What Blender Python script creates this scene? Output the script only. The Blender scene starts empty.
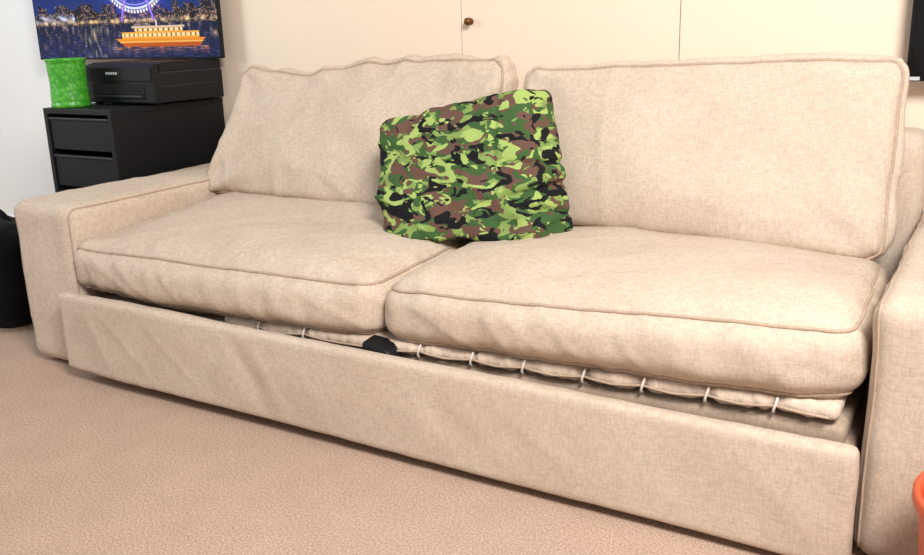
import bpy, bmesh, math, random
import numpy as np
from mathutils import Vector, Matrix, noise
random.seed(4)
sc=bpy.context.scene
try:
    sc.view_settings.view_transform='Standard'
except Exception: pass

def lin(r,g,b):
    f=lambda c:(c/255/12.92) if c/255<=.04045 else ((c/255+.055)/1.055)**2.4
    return (f(r),f(g),f(b),1)

# ---------------------------------------------------------------- materials
def newmat(name):
    m=bpy.data.materials.new(name); m.use_nodes=True
    nt=m.node_tree; b=nt.nodes['Principled BSDF']
    return m,nt,b
def simple(name,col,rough=.5,metal=0,spec=.5,var=.04,scale=30):
    m,nt,b=newmat(name)
    n=nt.nodes.new('ShaderNodeTexNoise'); n.inputs['Scale'].default_value=scale
    tc=nt.nodes.new('ShaderNodeTexCoord'); nt.links.new(tc.outputs['Object'],n.inputs['Vector'])
    r=nt.nodes.new('ShaderNodeValToRGB'); nt.links.new(n.outputs['Fac'],r.inputs['Fac'])
    c=col
    r.color_ramp.elements[0].color=(c[0]*(1-var),c[1]*(1-var),c[2]*(1-var),1); r.color_ramp.elements[1].color=(min(1,c[0]*(1+var)),min(1,c[1]*(1+var)),min(1,c[2]*(1+var)),1)
    nt.links.new(r.outputs['Color'],b.inputs['Base Color'])
    b.inputs['Roughness'].default_value=rough; b.inputs['Metallic'].default_value=metal
    b.inputs['Specular IOR Level'].default_value=spec
    return m
def fabric(name,c1,c2,bump=.35,wscale=300,lo=.79):
    m,nt,b=newmat(name); L=nt.links.new
    tc=nt.nodes.new('ShaderNodeTexCoord')
    n1=nt.nodes.new('ShaderNodeTexNoise'); n1.inputs['Scale'].default_value=5; n1.inputs['Detail'].default_value=5
    L(tc.outputs['Object'],n1.inputs['Vector'])
    hs=[]
    for st in ((1,.22,.22),(.22,.5,1)):
        mp=nt.nodes.new('ShaderNodeMapping'); mp.inputs['Scale'].default_value=st; L(tc.outputs['Object'],mp.inputs['Vector'])
        n2=nt.nodes.new('ShaderNodeTexNoise'); n2.inputs['Scale'].default_value=wscale; n2.inputs['Detail'].default_value=2
        L(mp.outputs[0],n2.inputs['Vector']); hs.append(n2.outputs['Fac'])
    ad=nt.nodes.new('ShaderNodeMath'); ad.operation='ADD'; L(hs[0],ad.inputs[0]); L(hs[1],ad.inputs[1])
    hf=nt.nodes.new('ShaderNodeMath'); hf.operation='MULTIPLY'; hf.inputs[1].default_value=.5; L(ad.outputs[0],hf.inputs[0])
    r=nt.nodes.new('ShaderNodeValToRGB'); r.color_ramp.elements[0].position=.3; r.color_ramp.elements[1].position=.7
    r.color_ramp.elements[0].color=c1; r.color_ramp.elements[1].color=c2
    L(n1.outputs['Fac'],r.inputs['Fac'])
    mx=nt.nodes.new('ShaderNodeMix'); mx.data_type='RGBA'; mx.blend_type='MULTIPLY'; mx.inputs[0].default_value=1
    r2=nt.nodes.new('ShaderNodeValToRGB'); r2.color_ramp.elements[0].position=.36; r2.color_ramp.elements[1].position=.62
    r2.color_ramp.elements[0].color=(lo,lo,lo,1); r2.color_ramp.elements[1].color=(1,1,1,1)
    L(hf.outputs[0],r2.inputs['Fac']); L(r.outputs['Color'],mx.inputs[6]); L(r2.outputs['Color'],mx.inputs[7])
    L(mx.outputs[2],b.inputs['Base Color'])
    bp=nt.nodes.new('ShaderNodeBump'); bp.inputs['Strength'].default_value=bump; bp.inputs['Distance'].default_value=.002
    L(hf.outputs[0],bp.inputs['Height']); L(bp.outputs['Normal'],b.inputs['Normal'])
    b.inputs['Roughness'].default_value=1; b.inputs['Specular IOR Level'].default_value=.04
    b.inputs['Sheen Weight'].default_value=.05
    return m
M_sofa=fabric('sofa_linen',lin(204,185,166),lin(213,196,178))
M_pipe=fabric('sofa_piping',lin(182,159,139),lin(192,170,150))
M_matt=fabric('mattress_ticking',lin(206,184,164),lin(228,210,192))
M_tie=fabric('mattress_ties',lin(226,214,200),lin(238,228,216))
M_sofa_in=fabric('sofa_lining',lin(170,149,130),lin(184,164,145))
M_black=simple('black_matte',lin(17,18,21),.5,spec=.3)
M_blackg=simple('black_gloss',lin(12,12,14),.25,spec=.35)
M_bag=fabric('bag_nylon',lin(14,14,16),lin(22,22,26))
M_grey=simple('printer_grey',lin(40,43,48),.4,spec=.3)
M_orange=simple('orange_plastic',lin(205,85,48),.35)
M_knob=simple('aged_brass',lin(120,80,40),.35,.8)
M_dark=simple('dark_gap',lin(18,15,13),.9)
M_label=simple('label_white',lin(190,195,200),.5)
M_closet=simple('closet_paint',lin(237,219,198),.5,spec=.3,var=.01,scale=3)
M_seam=simple('door_gap',lin(150,130,112),.9)
M_wallw=simple('wall_paint_white',lin(232,232,230),.8,var=.01,scale=3)
M_base=simple('trim_paint',lin(240,240,240),.4,var=.01)
def greenmat():
    m,nt,b=newmat('green_patterned_lacquer'); L=nt.links.new
    tc=nt.nodes.new('ShaderNodeTexCoord')
    v=nt.nodes.new('ShaderNodeTexVoronoi'); v.inputs['Scale'].default_value=75; L(tc.outputs['Object'],v.inputs['Vector'])
    r=nt.nodes.new('ShaderNodeValToRGB'); e=r.color_ramp.elements
    e[0].position=.1; e[0].color=lin(98,186,62); e[1].position=.65; e[1].color=lin(56,150,40)
    L(v.outputs['Distance'],r.inputs['Fac']); L(r.outputs['Color'],b.inputs['Base Color'])
    bp=nt.nodes.new('ShaderNodeBump'); bp.inputs['Strength'].default_value=.4; bp.inputs['Distance'].default_value=.003; bp.invert=True
    L(v.outputs['Distance'],bp.inputs['Height']); L(bp.outputs['Normal'],b.inputs['Normal'])
    b.inputs['Roughness'].default_value=.35
    return m
M_green=greenmat()

def carpet():
    m,nt,b=newmat('carpet_pile'); L=nt.links.new
    tc=nt.nodes.new('ShaderNodeTexCoord')
    n=nt.nodes.new('ShaderNodeTexNoise'); n.inputs['Scale'].default_value=240; n.inputs['Detail'].default_value=3; n.inputs['Roughness'].default_value=.6
    n2=nt.nodes.new('ShaderNodeTexNoise'); n2.inputs['Scale'].default_value=9; n2.inputs['Detail'].default_value=4
    for q in (n,n2): L(tc.outputs['Object'],q.inputs['Vector'])
    r=nt.nodes.new('ShaderNodeValToRGB'); e=r.color_ramp.elements
    e[0].position=.30; e[0].color=lin(154,127,110); e[1].position=.66; e[1].color=lin(210,183,163)
    L(n.outputs['Fac'],r.inputs['Fac'])
    r2=nt.nodes.new('ShaderNodeValToRGB'); r2.color_ramp.elements[0].position=.3; r2.color_ramp.elements[1].position=.7
    r2.color_ramp.elements[0].color=(.92,.92,.92,1); r2.color_ramp.elements[1].color=(1.0,1.0,1.0,1)
    L(n2.outputs['Fac'],r2.inputs['Fac'])
    mx=nt.nodes.new('ShaderNodeMix'); mx.data_type='RGBA'; mx.blend_type='MULTIPLY'; mx.inputs[0].default_value=1
    L(r.outputs['Color'],mx.inputs[6]); L(r2.outputs['Color'],mx.inputs[7]); L(mx.outputs[2],b.inputs['Base Color'])
    bp=nt.nodes.new('ShaderNodeBump'); bp.inputs['Strength'].default_value=.25; bp.inputs['Distance'].default_value=.003
    L(n.outputs['Fac'],bp.inputs['Height']); L(bp.outputs['Normal'],b.inputs['Normal'])
    b.inputs['Roughness'].default_value=1; b.inputs['Specular IOR Level'].default_value=.05
    return m
M_carpet=carpet()

def camo():
    m,nt,b=newmat('camouflage_cloth'); L=nt.links.new
    tc=nt.nodes.new('ShaderNodeTexCoord')
    def blot(scale,off,thr,dist=.8,stretch=(1,1,1.6)):
        mp=nt.nodes.new('ShaderNodeMapping'); mp.inputs['Location'].default_value=off; mp.inputs['Scale'].default_value=stretch
        mp.inputs['Rotation'].default_value=(0,.25,0)
        L(tc.outputs['Object'],mp.inputs['Vector'])
        n=nt.nodes.new('ShaderNodeTexNoise'); n.inputs['Scale'].default_value=scale; n.inputs['Detail'].default_value=2.2; n.inputs['Distortion'].default_value=dist; n.inputs['Roughness'].default_value=.5
        L(mp.outputs[0],n.inputs['Vector'])
        g=nt.nodes.new('ShaderNodeMath'); g.operation='GREATER_THAN'; g.inputs[1].default_value=thr
        L(n.outputs['Fac'],g.inputs[0]); return g.outputs[0]
    cur=None
    layers=[(18,(3,1,7),.465,lin(60,90,50)),(18,(9,4,2),.53,lin(100,74,64)),(20,(14,8,5),.585,lin(156,178,100)),(20,(1,15,11),.575,lin(22,22,25))]
    base=lin(126,150,82)
    for s,o,t,c in layers:
        g=blot(s,o,t)
        mx=nt.nodes.new('ShaderNodeMix'); mx.data_type='RGBA'
        L(g,mx.inputs[0])
        if cur is None: mx.inputs[6].default_value=base
        else: L(cur,mx.inputs[6])
        mx.inputs[7].default_value=c; cur=mx.outputs[2]
    L(cur,b.inputs['Base Color'])
    n2=nt.nodes.new('ShaderNodeTexNoise'); n2.inputs['Scale'].default_value=500; L(tc.outputs['Object'],n2.inputs['Vector'])
    bp=nt.nodes.new('ShaderNodeBump'); bp.inputs['Strength'].default_value=.2; bp.inputs['Distance'].default_value=.001
    L(n2.outputs['Fac'],bp.inputs['Height']); L(bp.outputs['Normal'],b.inputs['Normal'])
    b.inputs['Roughness'].default_value=.85; b.inputs['Specular IOR Level'].default_value=.2
    return m
M_camo=camo()

# ---------------------------------------------------------------- helpers
def empty(name,loc=(0,0,0)):
    e=bpy.data.objects.new(name,None); e.location=loc; sc.collection.objects.link(e); e.empty_display_size=.1
    return e
def obj(name,me,mat,parent=None,smooth=True):
    o=bpy.data.objects.new(name,me); sc.collection.objects.link(o)
    if mat: me.materials.append(mat)
    if smooth:
        for p in me.polygons: p.use_smooth=True
    if parent:
        o.parent=parent; o.matrix_parent_inverse=Matrix.Translation(-Vector(parent.location))
    return o
def boxm(name,lo,hi,mat,parent=None,bev=.004,seg=2):
    bm=bmesh.new(); bmesh.ops.create_cube(bm,size=1)
    for v in bm.verts:
        v.co=Vector([lo[i]+(v.co[i]+.5)*(hi[i]-lo[i]) for i in range(3)])
    if bev>0: bmesh.ops.bevel(bm,geom=bm.edges[:],offset=bev,segments=seg,affect='EDGES',profile=.5)
    me=bpy.data.meshes.new(name); bm.to_mesh(me); bm.free()
    return obj(name,me,mat,parent,smooth=False)
def lathe(name,prof,center,mat,parent=None,n=48):
    bm=bmesh.new(); rings=[]
    for r,z in prof:
        if r<1e-6: rings.append([bm.verts.new((center[0],center[1],center[2]+z))])
        else: rings.append([bm.verts.new((center[0]+r*math.cos(2*math.pi*i/n),center[1]+r*math.sin(2*math.pi*i/n),center[2]+z)) for i in range(n)])
    for a,b in zip(rings,rings[1:]):
        for i in range(n):
            j=(i+1)%n
            if len(a)==1 and len(b)>1: bm.faces.new((a[0],b[j],b[i]))
            elif len(b)==1 and len(a)>1: bm.faces.new((a[i],a[j],b[0]))
            elif len(a)>1: bm.faces.new((a[i],a[j],b[j],b[i]))
    bmesh.ops.recalc_face_normals(bm,faces=bm.faces[:])
    me=bpy.data.meshes.new(name); bm.to_mesh(me); bm.free()
    return obj(name,me,mat,parent)
def tube(name,pts,rad,mat,parent=None,closed=False,n=8):
    bm=bmesh.new(); N=len(pts); P=[Vector(p) for p in pts]; rings=[]
    prev=None
    for i in range(N):
        a=P[(i-1)%N] if (closed or i>0) else P[i]; b=P[(i+1)%N] if (closed or i<N-1) else P[i]
        t=(b-a).normalized()
        if prev is None:
            u=t.orthogonal().normalized()
        else:
            u=(prev-t*prev.dot(t)).normalized()
        prev=u; w=t.cross(u)
        rings.append([bm.verts.new(P[i]+(u*math.cos(2*math.pi*k/n)+w*math.sin(2*math.pi*k/n))*rad) for k in range(n)])
    rng=range(N) if closed else range(N-1)
    for i in rng:
        a=rings[i]; b=rings[(i+1)%N]
        off=0
        if closed and i==N-1:
            off=min(range(n),key=lambda o:(a[0].co-b[o].co).length)
        for k in range(n):
            bm.faces.new((a[k],a[(k+1)%n],b[(k+1+off)%n],b[(k+off)%n]))
    if not closed:
        bm.faces.new(rings[0]); bm.faces.new(rings[-1])
    bmesh.ops.recalc_face_normals(bm,faces=bm.faces[:])
    me=bpy.data.meshes.new(name); bm.to_mesh(me); bm.free()
    return obj(name,me,mat,parent)

def softbox(name,c8,r,bul,mat,parent=None,seam=None,pipe=.004,pipemat=None,groove=.003,wr=None,step=.011,ext=None):
    """c8: corners (x-,y-,z-),(x+,y-,z-),(x-,y+,z-),(x+,y+,z-), then the same at z+"""
    c=[Vector(v) for v in c8]
    hx=((c[1]-c[0]).length+(c[3]-c[2]).length+(c[5]-c[4]).length+(c[7]-c[6]).length)/8
    hy=((c[2]-c[0]).length+(c[3]-c[1]).length+(c[6]-c[4]).length+(c[7]-c[5]).length)/8
    hz=((c[4]-c[0]).length+(c[5]-c[1]).length+(c[6]-c[2]).length+(c[7]-c[3]).length)/8
    h=(hx,hy,hz); r=min(r,min(h)*.95)
    def tri(q):
        a=[(1+q[i])/2 for i in range(3)]
        o=Vector((0,0,0))
        for k in range(8):
            w=(a[0] if k&1 else 1-a[0])*(a[1] if k&2 else 1-a[1])*(a[2] if k&4 else 1-a[2])
            o+=c[k]*w
        return o
    def mp(p,nrm,g=True,extra=0):
        q=[p[i]/h[i] for i in range(3)]
        qc=[max(-1,min(1,x)) for x in q]
        f=[1-abs(x)**2.6 for x in qc]
        qq=list(q)
        for i in range(3):
            j,k=(i+1)%3,(i+2)%3
            qq[i]+=q[i]*bul[i]/h[i]*f[j]*f[k]
        o=tri(qq)
        d=Vector(nrm)
        if g and seam is not None:
            oth=math.sqrt(sum(d[i]**2 for i in range(3) if i!=seam))
            ang=math.degrees(math.atan2(abs(d[seam]),oth))
            gg=max(0,1-abs(ang-45)/22)
            o-=d*groove*gg
        if wr: o+=d*wr(o,q,d)
        o+=d*extra
        if ext: o=ext(o,q)
        return o
    bm=bmesh.new(); cache={}
    def getv(p):
        key=tuple(round(x,6) for x in p)
        if key in cache: return cache[key]
        inner=[max(-(h[i]-r),min(h[i]-r,p[i])) for i in range(3)]
        d=Vector([p[i]-inner[i] for i in range(3)]); d.normalize()
        pp=[inner[i]+d[i]*r for i in range(3)]
        v=bm.verts.new(mp(pp,d)); cache[key]=v; return v
    n=[max(4,int(round(2*h[i]/step))) for i in range(3)]
    for ax in range(3):
        u,w=(ax+1)%3,(ax+2)%3
        for s in (-1,1):
            grid=[]
            for i in range(n[u]+1):
                row=[]
                for j in range(n[w]+1):
                    p=[0,0,0]; p[ax]=s*h[ax]; p[u]=-h[u]+2*h[u]*i/n[u]; p[w]=-h[w]+2*h[w]*j/n[w]
                    row.append(getv(p))
                grid.append(row)
            for i in range(n[u]):
                for j in range(n[w]):
                    f=[grid[i][j],grid[i+1][j],grid[i+1][j+1],grid[i][j+1]]
                    if s<0: f.reverse()
                    try: bm.faces.new(f)
                    except ValueError: pass
    me=bpy.data.meshes.new(name); bm.to_mesh(me); bm.free()
    o=obj(name,me,mat,parent)
    if seam is not None and pipe>0:
        u,w=[i for i in range(3) if i!=seam]
        cs=math.cos(math.radians(45))
        for si,s in enumerate((-1,1)):
            pts=[]
            for cu,cw,a0 in ((1,1,0),(-1,1,90),(-1,-1,180),(1,-1,270)):
                for k in range(0,7):
                    a=math.radians(a0+k*15)
                    d=[0,0,0]; d[u]=math.cos(a)*cs; d[w]=math.sin(a)*cs; d[seam]=s*cs
                    p=[0,0,0]; p[u]=cu*(h[u]-r)+d[u]*r; p[w]=cw*(h[w]-r)+d[w]*r; p[seam]=s*(h[seam]-r)+d[seam]*r
                    pts.append((p,d))
                nx={(1,1):(-1,1),(-1,1):(-1,-1),(-1,-1):(1,-1),(1,-1):(1,1)}[(cu,cw)]
                p0,d0=pts[-1]
                p1=list(p0); p1[u]=nx[0]*(h[u]-r)+d0[u]*r; p1[w]=nx[1]*(h[w]-r)+d0[w]*r
                L=math.dist(p0,p1); m=max(2,int(L/.012))
                for k in range(1,m):
                    t=k/m; pts.append(([p0[i]*(1-t)+p1[i]*t for i in range(3)],d0))
            P=[mp(p,Vector(d),True,pipe*.35) for p,d in pts]
            tube(name+'_piping_%d'%(si+1),P,pipe,pipemat or M_pipe,parent,closed=True)
    return o

def c8box(x0,x1,y0,y1,z0,z1):
    return [(x0,y0,z0),(x1,y0,z0),(x0,y1,z0),(x1,y1,z0),(x0,y0,z1),(x1,y0,z1),(x0,y1,z1),(x1,y1,z1)]
def N(x,y,z): return noise.noise(Vector((x,y,z)))
def crease(u,v,s,p=5):
    """sharp thin fold lines elongated along v; range 0..1"""
    wu=u+.25*N(u*.6,v*.6,s+9); 
    n=abs(N(wu,v*.45,s))
    return max(0,1-n*2.2)**p

# ---------------------------------------------------------------- room
boxm('floor',(-3.3,-3.4,-.05),(3.0,1.0,0),M_carpet,bev=0)
boxm('wall_back',(-3.3,.97,0),(3.0,1.07,2.5),M_wallw,bev=0)
boxm('wall_left',(-3.4,-3.4,0),(-3.3,1.07,2.5),M_wallw,bev=0)
boxm('baseboard_back',(-3.3,.955,0),(-1.42,.97,.13),M_base,bev=.004)
boxm('baseboard_left',(-3.3,-3.4,0),(-3.285,.955,.13),M_base,bev=.004)
for i,(a,b) in enumerate(((-1.40,-.3025),(-.3000,.3725),(.3750,1.045),(1.0475,1.9))):
    d=boxm('door_%d'%(i+1),(a,.93,.03),(b,.955,2.3),M_closet,bev=.001)
    if i==1:
        k=lathe('door_%d_knob'%(i+1),[(0,.030),(.006,.029),(.0105,.024),(.012,.018),(.009,.012),(.005,.008),(.005,.003),(.010,.002),(.010,0),(0,0)],(0,0,0),M_knob,None)
        k.matrix_world=Matrix.Translation((-.268,.93,.93))@Matrix.Rotation(math.radians(90),4,'X')
        mw=k.matrix_world.copy(); k.parent=d; k.matrix_world=mw
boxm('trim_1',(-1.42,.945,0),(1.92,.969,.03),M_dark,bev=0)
boxm('trim_2',(-1.42,.9405,2.3),(1.92,.969,2.36),M_closet,bev=.002)
boxm('trim_3',(-1.40,.9555,.03),(1.9,.9695,2.3),M_seam,bev=0)

# ---------------------------------------------------------------- sofa
S=empty('sofa_bed')
def w_arm(o,q,d):
    return .006*N(o.x*5,o.y*4,o.z*5)+.002*N(o.x*14,o.y*14,o.z*14+5)+.0025*crease(o.x*6+o.y*5,o.z*6+o.y*3,3.3)
softbox('arm_left',c8box(-1.252,-1.0,-.003,.90,.012,.477),.034,(.004,.004,.006),M_sofa,S,seam=0,pipe=.0026,groove=.002,wr=w_arm,step=.012)
softbox('arm_right',c8box(1.002,1.245,0,.90,.012,.477),.034,(.004,.004,.006),M_sofa,S,seam=0,pipe=.0026,groove=.002,wr=w_arm,step=.012)
softbox('back_frame',c8box(-1.0,1.0,.76,.90,.02,.66),.03,(0,.004,.004),M_sofa,S,wr=w_arm,step=.03)
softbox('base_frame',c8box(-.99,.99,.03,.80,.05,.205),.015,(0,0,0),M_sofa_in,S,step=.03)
def w_pan(o,q,d):
    a=.005*N(o.x*2.2,3,o.z*3)
    e=(1-abs(q[2])**2)
    a+=.004*math.exp(-((o.x+.25+.5*(o.z-.1))/.026)**2)*e
    a-=.004*math.exp(-((o.x+.31+.6*(o.z-.1))/.026)**2)*e
    a+=.003*math.exp(-((o.x+.42-.4*(o.z-.1))/.020)**2)*e
    le=math.exp(-((o.x+.8)/.35)**2)
    a+=.004*N(o.x*9+o.z*6,1,o.z*5)*(1-abs(q[2]))+.0012*N(o.x*18-o.z*9,1,o.z*8)
    a+=(.001+.0025*le)*crease(o.x*5+o.z*5,o.z*4,5.1)*e
    a+=.003*le*N(o.x*16-o.z*12,1,o.z*7)
    return a
pz=[( -1.015,-.062,.036),(1.008,-.062,.016),(-1.015,-.026,.036),(1.008,-.026,.016),(-1.010,-.062,.252),(1.002,-.062,.236),(-1.010,-.026,.252),(1.002,-.026,.236)]
softbox('front_panel',pz,.011,(0,.002,0),M_sofa,S,wr=w_pan,step=.009)
# folded mattress edge: pinched pleats held by small ties
TIES=[-.34,-.20,.12,.25,.37,.50,.62,.74,.86]
def pinch(x): return max(math.exp(-((x-t)/.012)**2) for t in TIES)
def w_mat(o,q,d):
    f=min(1,max(0,-q[1]-.6)*4)
    near=max(math.exp(-((o.x-t)/.045)**2) for t in TIES)
    return f*(.002*N(o.x*16,2,o.z*20)+(.002+.004*near)*N(o.x*70+o.z*20,1,o.z*14)-.0075*pinch(o.x)+.003)
mz=[(-.46,.006,.222),(.962,.006,.258),(-.46,.60,.23),(.962,.60,.255),(-.46,.006,.243),(.962,.006,.284),(-.46,.60,.26),(.962,.60,.29)]
softbox('folded_mattress',mz,.010,(0,.003,.002),M_matt,S,wr=w_mat,step=.0045)
for i,t in enumerate(TIES):
    zc=.2325+(.271-.2325)*(t+.46)/1.422
    tube('mattress_tie_%d'%(i+1),[(t+.003*math.sin(a*1.3),.004-.0075*math.cos(a),zc+.014*math.sin(a)) for a in [k*math.pi/8-math.pi/2 for k in range(9)]],.0026,M_tie,S)
def cord(z0,z1,n=220):
    pts=[]
    for i in range(n):
        t=i/(n-1); x=-.44+1.39*t
        pts.append((x,-.003+.005*pinch(x),z0+(z1-z0)*t-.006*(1-max(math.exp(-((x-q)/.05)**2) for q in TIES))))
    return pts
tube('mattress_cord',cord(.232,.270),.0026,M_pipe,S)
mz2=[(-.985,.012,.19),(.975,.012,.200),(-.985,.60,.19),(.975,.60,.20),(-.985,.012,.214),(.975,.012,.246),(-.985,.60,.22),(.975,.60,.25)]
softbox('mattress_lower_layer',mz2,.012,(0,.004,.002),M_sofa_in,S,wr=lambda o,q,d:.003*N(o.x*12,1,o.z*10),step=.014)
softbox('black_strap_clip',[(-.012,-.030,.226),(.075,-.030,.224),(-.012,.02,.232),(.075,.02,.238),(-.012,-.030,.259),(.052,-.030,.248),(-.012,.02,.264),(.060,.02,.258)],.007,(0,0,0),M_black,S,step=.005)  # small black strap clip showing below the seat cushions

# seat cushions
def w_seat(seed,amp=1):
    def w(o,q,d):
        f=max(0,-q[1]); front=f**6
        edge=max(abs(q[0]),abs(q[1]))**8
        a=.011*N(o.x*2.6+seed,o.y*3,seed)
        t=o.x*1.0+o.z*.6
        a+=amp*.007*N(t*12+seed,o.y*5,o.z*9)*(.12+.7*front)
        a+=amp*.006*N(o.x*5+o.y*7,o.y*5-o.x*4,seed)*(1-.5*front)
        a+=amp*.003*N(o.x*34+seed,o.y*34,o.z*10)*edge
        a+=amp*.004*crease(o.x*4+o.y*4,o.y*5-o.x*3,seed)*(1-.7*front)
        a+=amp*.0025*crease(o.x*4-o.y*6,o.x*5+o.y*2,seed+4)*(1-.7*front)
        a+=amp*.004*crease(o.x*8+o.z*12,o.z*12-o.x*4,seed+7,4)*front
        if q[2]>0: a-=.010*math.exp(-(q[0]/.5)**2-((q[1]-.05)/.45)**2)
        return a
    return w
L8=[(-1.026,-.004,.236),(.010,-.002,.248),(-1.01,.66,.27),(.010,.66,.27),(-1.034,-.006,.380),(.014,-.006,.392),(-1.01,.66,.42),(.010,.66,.415)]
softbox('seat_cushion_left',L8,.058,(.004,.030,.042),M_sofa,S,seam=2,pipe=.0036,groove=.006,wr=w_seat(1.3,1.1),step=.009)
R8=[(.014,-.004,.246),(.992,.000,.280),(.014,.66,.26),(.975,.66,.27),(.016,-.010,.392),(.992,-.002,.434),(.014,.66,.402),(.965,.66,.402)]
softbox('seat_cushion_right',R8,.058,(.004,.030,.040),M_sofa,S,seam=2,pipe=.0036,groove=.006,wr=w_seat(7.7,.9),step=.009)
# back cushions
def w_back(seed,amp=1):
    def w(o,q,d):
        e=max(abs(q[0]),abs(q[2]))**4
        a=.015*N(o.x*3+seed,2,o.z*3.2)
        a+=amp*.010*N(o.x*9+seed+o.z*6,2,o.z*8)*(.3+e)
        a+=amp*.005*N(o.x*20+seed,2,o.z*9+o.x*4)*(.2+e)
        a+=amp*.006*crease(o.x*5+o.z*3,o.z*6-o.x*4,seed+1,4)
        a+=amp*.005*crease(o.x*3-o.z*6,o.x*5+o.z*2,seed+5,4)
        for sx in (-1,1):
            r=math.hypot(q[0]-sx,(q[2]+1)*.5); th=math.atan2((q[2]+1)*.5,abs(q[0]-sx)+1e-6)
            a+=amp*.007*math.sin(th*9+seed)*math.exp(-((r-.28)/.22)**2)
            r=math.hypot(q[0]-sx,(1-q[2])*.5); th=math.atan2((1-q[2])*.5,abs(q[0]-sx)+1e-6)
            a+=amp*.0055*math.sin(th*8+seed*2)*math.exp(-((r-.25)/.18)**2)
        return a
    return w
def droop(o,q):
    s=max(0,q[2])**2
    o=o.copy(); o.z-=.030*s*math.exp(-((q[0]+.42)/.28)**2)
    o.z+=.007*s*N(o.x*9,1,1)
    return o
BL=[(-1.06,.510,.414),(-.01,.540,.408),(-1.03,.69,.42),(-.01,.70,.42),(-.955,.665,.824),(-.014,.678,.846),(-.92,.745,.80),(-.014,.745,.828)]
softbox('back_cushion_left',BL,.050,(.008,.046,.006),M_sofa,S,seam=1,pipe=.004,groove=.006,wr=w_back(2.2,1.15),ext=droop,step=.009)
BR=[(.02,.545,.408),(.966,.545,.388),(.02,.70,.41),(.956,.70,.40),(.034,.668,.826),(.968,.672,.842),(.04,.74,.81),(.956,.74,.822)]
softbox('back_cushion_right',BR,.048,(.006,.050,.004),M_sofa,S,seam=1,pipe=.004,groove=.006,wr=w_back(11.4,.55),step=.009)

# ---------------------------------------------------------------- camo pillow
def w_camo(o,q,d):
    a=.008*N(o.x*6,o.y*6,o.z*6+3)+.007*N(o.x*14+o.z*9,o.y*10,o.z*11)
    a+=.0035*N(o.x*30-o.z*14,o.y*20,o.z*24)
    fr=1-max(0,q[2])**6*.8
    a+=(.009*crease(o.x*6+o.z*4,o.z*7-o.x*4,2.2)+.008*crease(o.x*3-o.z*8,o.x*6+o.z*3,6.2))*fr
    R=max(0,q[0])
    a-=.016*math.exp(-((o.z-.49-.22*o.x)/.008)**2)*R**2
    a-=.016*math.exp(-((o.z-.57+.2*o.y)/.008)**2)*R**6
    a-=.014*math.exp(-((o.z-.64+.1*o.y)/.008)**2)*R**8
    a-=.012*math.exp(-((o.x-.115+.12*(o.z-.5))/.007)**2)*(1 if q[1]<0 else .2)*max(0,q[2]+.6)/1.6
    a-=.010*math.exp(-((o.x+.17-.25*(o.z-.6))/.010)**2)*(1 if q[1]<0 else .2)*max(0,q[2])
    return a-.004
def camo_ext(o,q):
    o=o.copy(); k=max(0,-q[1])*max(0,-q[2])**2*math.exp(-((q[0]+.45)/.45)**2)
    o.y-=.040*k; o.z-=.010*k
    return o
CM=[(-.180,.282,.410),(.218,.330,.412),(-.17,.49,.43),(.292,.475,.412),(-.258,.395,.684),(.146,.450,.780),(-.19,.53,.69),(.180,.56,.770)]
softbox('camouflage_pillow',CM,.026,(.004,.024,.004),M_camo,None,wr=w_camo,step=.005,ext=camo_ext)

# ---------------------------------------------------------------- drawer unit
U=empty('drawer_cabinet')
x0,x1,y0,y1,zt=-1.655,-1.315,.43,.925,.69
boxm('side_left',(x0,y0,0),(x0+.018,y1,zt-.018),M_black,U,.0015)
boxm('side_right',(x1-.018,y0,0),(x1,y1,zt-.018),M_black,U,.0015)
boxm('top_panel',(x0,y0,zt-.018),(x1,y1,zt),M_black,U,.0015)
boxm('back_panel',(x0+.018,y1-.01,0),(x1-.018,y1,zt-.018),M_black,U,0)
boxm('plinth',(x0+.018,y0+.02,0),(x1-.018,y1-.01,.05),M_black,U,0)
zz=zt-.024
for i,hh in enumerate((.125,.125,.125,.125,.095)):
    boxm('drawer_front_%d'%(i+1),(x0+.021,y0+.006,zz-hh+.012),(x1-.021,y0+.024,zz-.014),M_black,U,.002)
    boxm('drawer_edge_highlight_%d'%(i+1),(x0+.021,y0+.001,zz-.014),(x1-.021,y0+.02,zz-.006),M_grey,U,.002)  # lighter grey strip: highlight on the drawer's top edge, put into the colour
    boxm('drawer_box_%d'%(i+1),(x0+.026,y0+.024,zz-hh+.02),(x1-.026,y1-.02,zz-.03),M_dark,U,0)
    zz-=hh

# ---------------------------------------------------------------- printer
P=empty('printer')
px0,px1,py0,py1,pz0=-1.625,-1.278,.585,.90,.69
boxm('body',(px0,py0,pz0+.006),(px1,py1,pz0+.104),M_black,P,.006,3)
boxm('scanner_lid',(px0+.002,py0+.035,pz0+.108),(px1-.002,py1-.004,pz0+.140),M_black,P,.005,3)
boxm('scanner_glass_frame',(px0+.004,py0+.035,pz0+.100),(px1-.004,py1-.006,pz0+.110),M_grey,P,.001)
bm=bmesh.new()
prof=[(py0-.006,pz0+.080),(py0-.006,pz0+.124),(py0+.030,pz0+.138),(py0+.034,pz0+.080)]
va=[bm.verts.new((px0+.004,a,b)) for a,b in prof]; vb=[bm.verts.new((px1-.004,a,b)) for a,b in prof]
bm.faces.new(va[::-1]); bm.faces.new(vb)
for i in range(4): bm.faces.new((va[i],va[(i+1)%4],vb[(i+1)%4],vb[i]))
bmesh.ops.recalc_face_normals(bm,faces=bm.faces[:]); bmesh.ops.bevel(bm,geom=bm.edges[:],offset=.002,segments=2,affect='EDGES')
me=bpy.data.meshes.new('control_panel'); bm.to_mesh(me); bm.free(); obj('control_panel',me,M_black,P,False)
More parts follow.
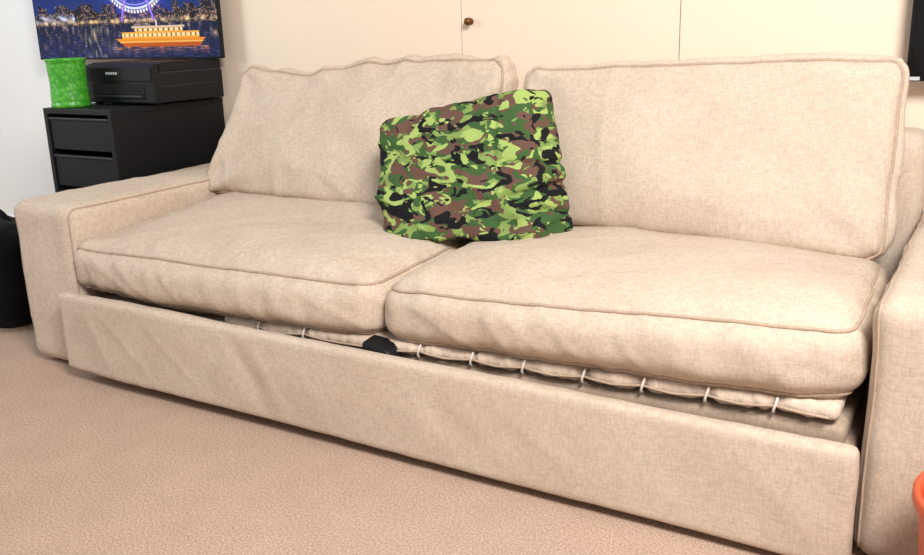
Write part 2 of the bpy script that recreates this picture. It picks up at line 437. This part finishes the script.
boxm('output_slot',(px0+.045,py0-.003,pz0+.035),(px1-.045,py0+.01,pz0+.070),M_dark,P,.002)
boxm('output_tray',(px0+.05,py0-.012,pz0+.026),(px1-.05,py0+.01,pz0+.034),M_grey,P,.002)
for i in range(5):
    boxm('logo_letter_%d'%(i+1),(px0+.125+i*.012,py0-.0072,pz0+.102),(px0+.133+i*.012,py0-.005,pz0+.110),M_label,P,0)
boxm('side_groove',(px1-.003,py0+.03,pz0+.060),(px1+.0012,py1-.03,pz0+.063),M_grey,P,0)
for i in range(4):
    boxm('foot_%d'%(i+1),((px0+.02,px1-.04)[i%2],(py0+.02,py1-.04)[i//2],pz0),((px0+.04,px1-.02)[i%2],(py0+.04,py1-.02)[i//2],pz0+.007),M_dark,P,0)

# ---------------------------------------------------------------- green pot
prof=[(0,0),(.058,0),(.063,.003),(.063,.012),(.0605,.016)]
for i in range(4,27):
    z=.003+i*.0052; prof.append((.0605+.0015*math.sin(i*.25+1),z))
prof+=[(.061,.146),(.0645,.150),(.0655,.156),(.0655,.160),(.062,.160),(.058,.150),(.056,.012),(0,.010)]
lathe('green_vase',prof,(-1.585,.492,.69),M_green)

# ---------------------------------------------------------------- canvas picture
cx0,cx1,cz0,cz1,cyf=-2.235,-1.235,.832,1.40,.86
C=empty('canvas_picture')
boxm('canvas_body',(cx0,cyf+.001,cz0),(cx1,.878,cz1),M_black,C,.002)
boxm('hanging_batten',(cx0+.1,.878,cz1-.12),(-1.45,.9695,cz1-.08),M_dark,C,0)
boxm('hanging_batten_lower',(cx0+.1,.878,cz0+.08),(-1.45,.9695,cz0+.12),M_dark,C,0)
def hsh(a,b=0):
    v=math.sin(a*12.9898+b*78.233)*43758.5453; return v-math.floor(v)
def paint(X,Y):
    g=min(1,max(0,(Y+90)/105))
    c=np.array([10+12*g,18+30*g,56+64*g])
    col=int(X/5); top=3+12*hsh(col,3)
    if Y>top and Y<24:
        c=np.array([22,21,38])*(.7+.7*hsh(col,9))
        wv=hsh(int(X/1.1),int(Y/1.3))
        if wv>.74: c=c+np.array([205,160,100])*(.15+.75*hsh(int(X*2),int(Y*2))**2)
        k=max(0,N(X*.12,Y*.3,14))*math.exp(-((Y-20)/6)**2); c=c+np.array([220,160,80])*k
    k=math.exp(-((Y-21)/2.0)**2)*max(0,min(1,.45+1.1*N(X*.22,1,3)))
    c=c*(1-k)+np.array([255,222,160])*k
    if X<85:
        k=math.exp(-((Y-17)/3.5)**2)*max(0,min(1,.5+1.2*N(X*.15,Y*.2,7))); c=c*(1-k)+np.array([210,222,255])*k
    rr=math.hypot((X-150)/34,(Y+36)/46)
    if Y<22:
        if abs(rr-1)<.024: c=np.array([190,205,255])
        elif abs(rr-.93)<.012: c=np.array([130,140,245])
        elif rr<.93:
            a=math.atan2((Y+36)/46,(X-150)/34)
            if abs((a*32/math.pi)%2-1)<.10: c=c*.5+np.array([120,130,230])*.5
        if 1.04<rr<1.10 and (math.atan2(Y+36,X-150)*16)%1>.4: c=np.array([225,230,255])
        for s in (-1,1):
            if Y>-36 and abs((X-150)-s*(Y+36)*.28)<1.0: c=np.array([140,110,225])
        c=c+np.array([35,25,80])*math.exp(-((rr-1)/.25)**2)*(.8)
    if Y>=24:
        t=(Y-24)/33
        c=np.array([12,18,44])*(1-t)+np.array([22,28,66])*t
        st=max(0,N(X*.3,Y*.10,4)+.5*N(X*.3,Y*1.3,5)); c=c+np.array([190,145,90])*st*(1-t)*1.1
        k=max(0,N(X*.25+9,Y*1.1,8)); c=c+np.array([46,56,120])*k*.9
        k=max(0,N(X*.10,Y*1.6,12)-.15); c=c+np.array([100,95,150])*k*t
        k=math.exp(-((X-105)/14)**2)*max(0,N(X*.4,Y*.12,21)+.1); c=c+np.array([170,150,60])*k
    if 122<X<215:
        if 38<=Y<=45.5 and X>126+(Y-38)*1.2 and X<212-(Y-38)*.7:
            c=np.array([240,145,38]) if Y<42 else np.array([195,90,24])
            if abs(Y-41)<.5: c=np.array([255,205,110])
        if 32<=Y<38 and 133<X<207:
            c=np.array([250,172,62])
            if 33.2<=Y<=36.2: c=np.array([255,232,165]) if (X*.22)%1<.7 else np.array([170,90,30])
        if 28<=Y<32 and 146<X<192:
            c=np.array([240,162,60])
            if 29<=Y<=31: c=np.array([255,240,190]) if (X*.2)%1<.65 else np.array([120,60,30])
        if 26.5<=Y<28 and 143<X<194: c=np.array([220,200,180])
        if 22<=Y<26.5 and abs(X-168)<.6: c=np.array([240,230,220])
        if 45.5<Y<53: c=c+np.array([200,105,25])*max(0,.35+1.0*N(X*.12,Y*1.2,5))*(1-(Y-45.5)/8)
    if Y>55.6 or X<40.7 or X>224.3: c=np.array([8,8,12])
    return np.clip(c,0,255)
nu=620
zs=[cz0+.24*j/230 for j in range(230)]+[cz0+.24+(cz1-cz0-.24)*j/90 for j in range(91)]
nv=len(zs)-1
vs=[];cols=[]
for z in zs:
    for i in range(nu+1):
        vs.append((cx0+(cx1-cx0)*i/nu,cyf,z))
        cols.append(lin(*paint(40+185*i/nu,57-(z-cz0)*260)))
fs=[(j*(nu+1)+i,j*(nu+1)+i+1,(j+1)*(nu+1)+i+1,(j+1)*(nu+1)+i) for j in range(nv) for i in range(nu)]
me=bpy.data.meshes.new('canvas_print'); me.from_pydata(vs,[],fs)
at=me.color_attributes.new('Col','FLOAT_COLOR','POINT')
at.data.foreach_set('color',np.array(cols,dtype=np.float32).ravel())
m,nt,b=newmat('night_city_print'); a=nt.nodes.new('ShaderNodeAttribute'); a.attribute_name='Col'
nt.links.new(a.outputs['Color'],b.inputs['Base Color']); b.inputs['Roughness'].default_value=.6; b.inputs['Specular IOR Level'].default_value=.2
obj('canvas_print',me,m,C,False)

# ---------------------------------------------------------------- television (right)
T=empty('television')
boxm('bezel',(.936,.862,.765),(1.86,.890,1.29),M_blackg,T,.004)
boxm('screen',(.948,.859,.779),(1.848,.8625,1.278),M_blackg,T,0)
boxm('wall_bracket',(1.25,.890,.90),(1.55,.9295,1.15),M_black,T,.002)
boxm('label',(.944,.857,.768),(.967,.8615,.776),M_label,T,0)

# ---------------------------------------------------------------- bucket
prof=[(0,0),(.108,0),(.112,.004),(.133,.235),(.133,.240),(.141,.241),(.143,.247),(.143,.258),(.140,.263),(.134,.262),(.129,.236),(.108,.008),(0,.006)]
lathe('plastic_bucket',prof,(1.236,-.175,0),M_orange)

# ---------------------------------------------------------------- black bag
B=empty('black_bag')
softbox('bag_body',c8box(-1.90,-1.53,.10,.37,.004,.325),.09,(.02,.02,.02),M_bag,B,wr=lambda o,q,d:.012*N(o.x*9,o.y*9,o.z*9)+.006*N(o.x*22,o.y*22,o.z*22),step=.014)
tube('bag_handle',[(-1.82+.2*t,.24,.31+.06*math.sin(math.pi*t)) for t in [i/20 for i in range(21)]],.011,M_bag,B)
softbox('bag_pocket',c8box(-1.84,-1.59,.065,.12,.03,.20),.025,(.0,.012,.0),M_bag,B,step=.014)

# ---------------------------------------------------------------- light
w=bpy.data.worlds.new('World'); sc.world=w; w.use_nodes=True
bg=w.node_tree.nodes['Background']; bg.inputs[0].default_value=(1.0,.968,.938,1); bg.inputs[1].default_value=.45
def area(name,loc,target,size,sy,power,col,spread=180):
    l=bpy.data.lights.new(name,'AREA'); l.shape='RECTANGLE'; l.size=size; l.size_y=sy; l.energy=power; l.color=col; l.spread=math.radians(spread)
    o=bpy.data.objects.new(name,l); sc.collection.objects.link(o); o.location=loc
    o.rotation_euler=(Vector(target)-Vector(loc)).to_track_quat('-Z','Y').to_euler(); return o
area('window_daylight',(1.8,-1.35,2.35),(.35,.4,.45),.8,.7,116,(1,.957,.915))
area('window_side_daylight',(-3.0,-1.2,1.7),(-1.8,.9,.8),1.0,1.0,16,(.85,.93,1),110)

# ---------------------------------------------------------------- camera
yaw,pitch,roll=-.54,-.271,-.029
F=Vector((math.sin(yaw)*math.cos(pitch),math.cos(yaw)*math.cos(pitch),math.sin(pitch)))
R=Vector((math.cos(yaw),-math.sin(yaw),0)); Uv=R.cross(F)
R2=R*math.cos(roll)+Uv*math.sin(roll); U2=-R*math.sin(roll)+Uv*math.cos(roll)
cam=bpy.data.cameras.new('camera'); co=bpy.data.objects.new('camera',cam); sc.collection.objects.link(co)
mw=Matrix((R2,U2,-F)).transposed().to_4x4(); mw.translation=Vector((1.15,-1.53,.922)); co.matrix_world=mw
cam.sensor_width=36; cam.lens=910.2/924*36; cam.clip_start=.02
sc.camera=co
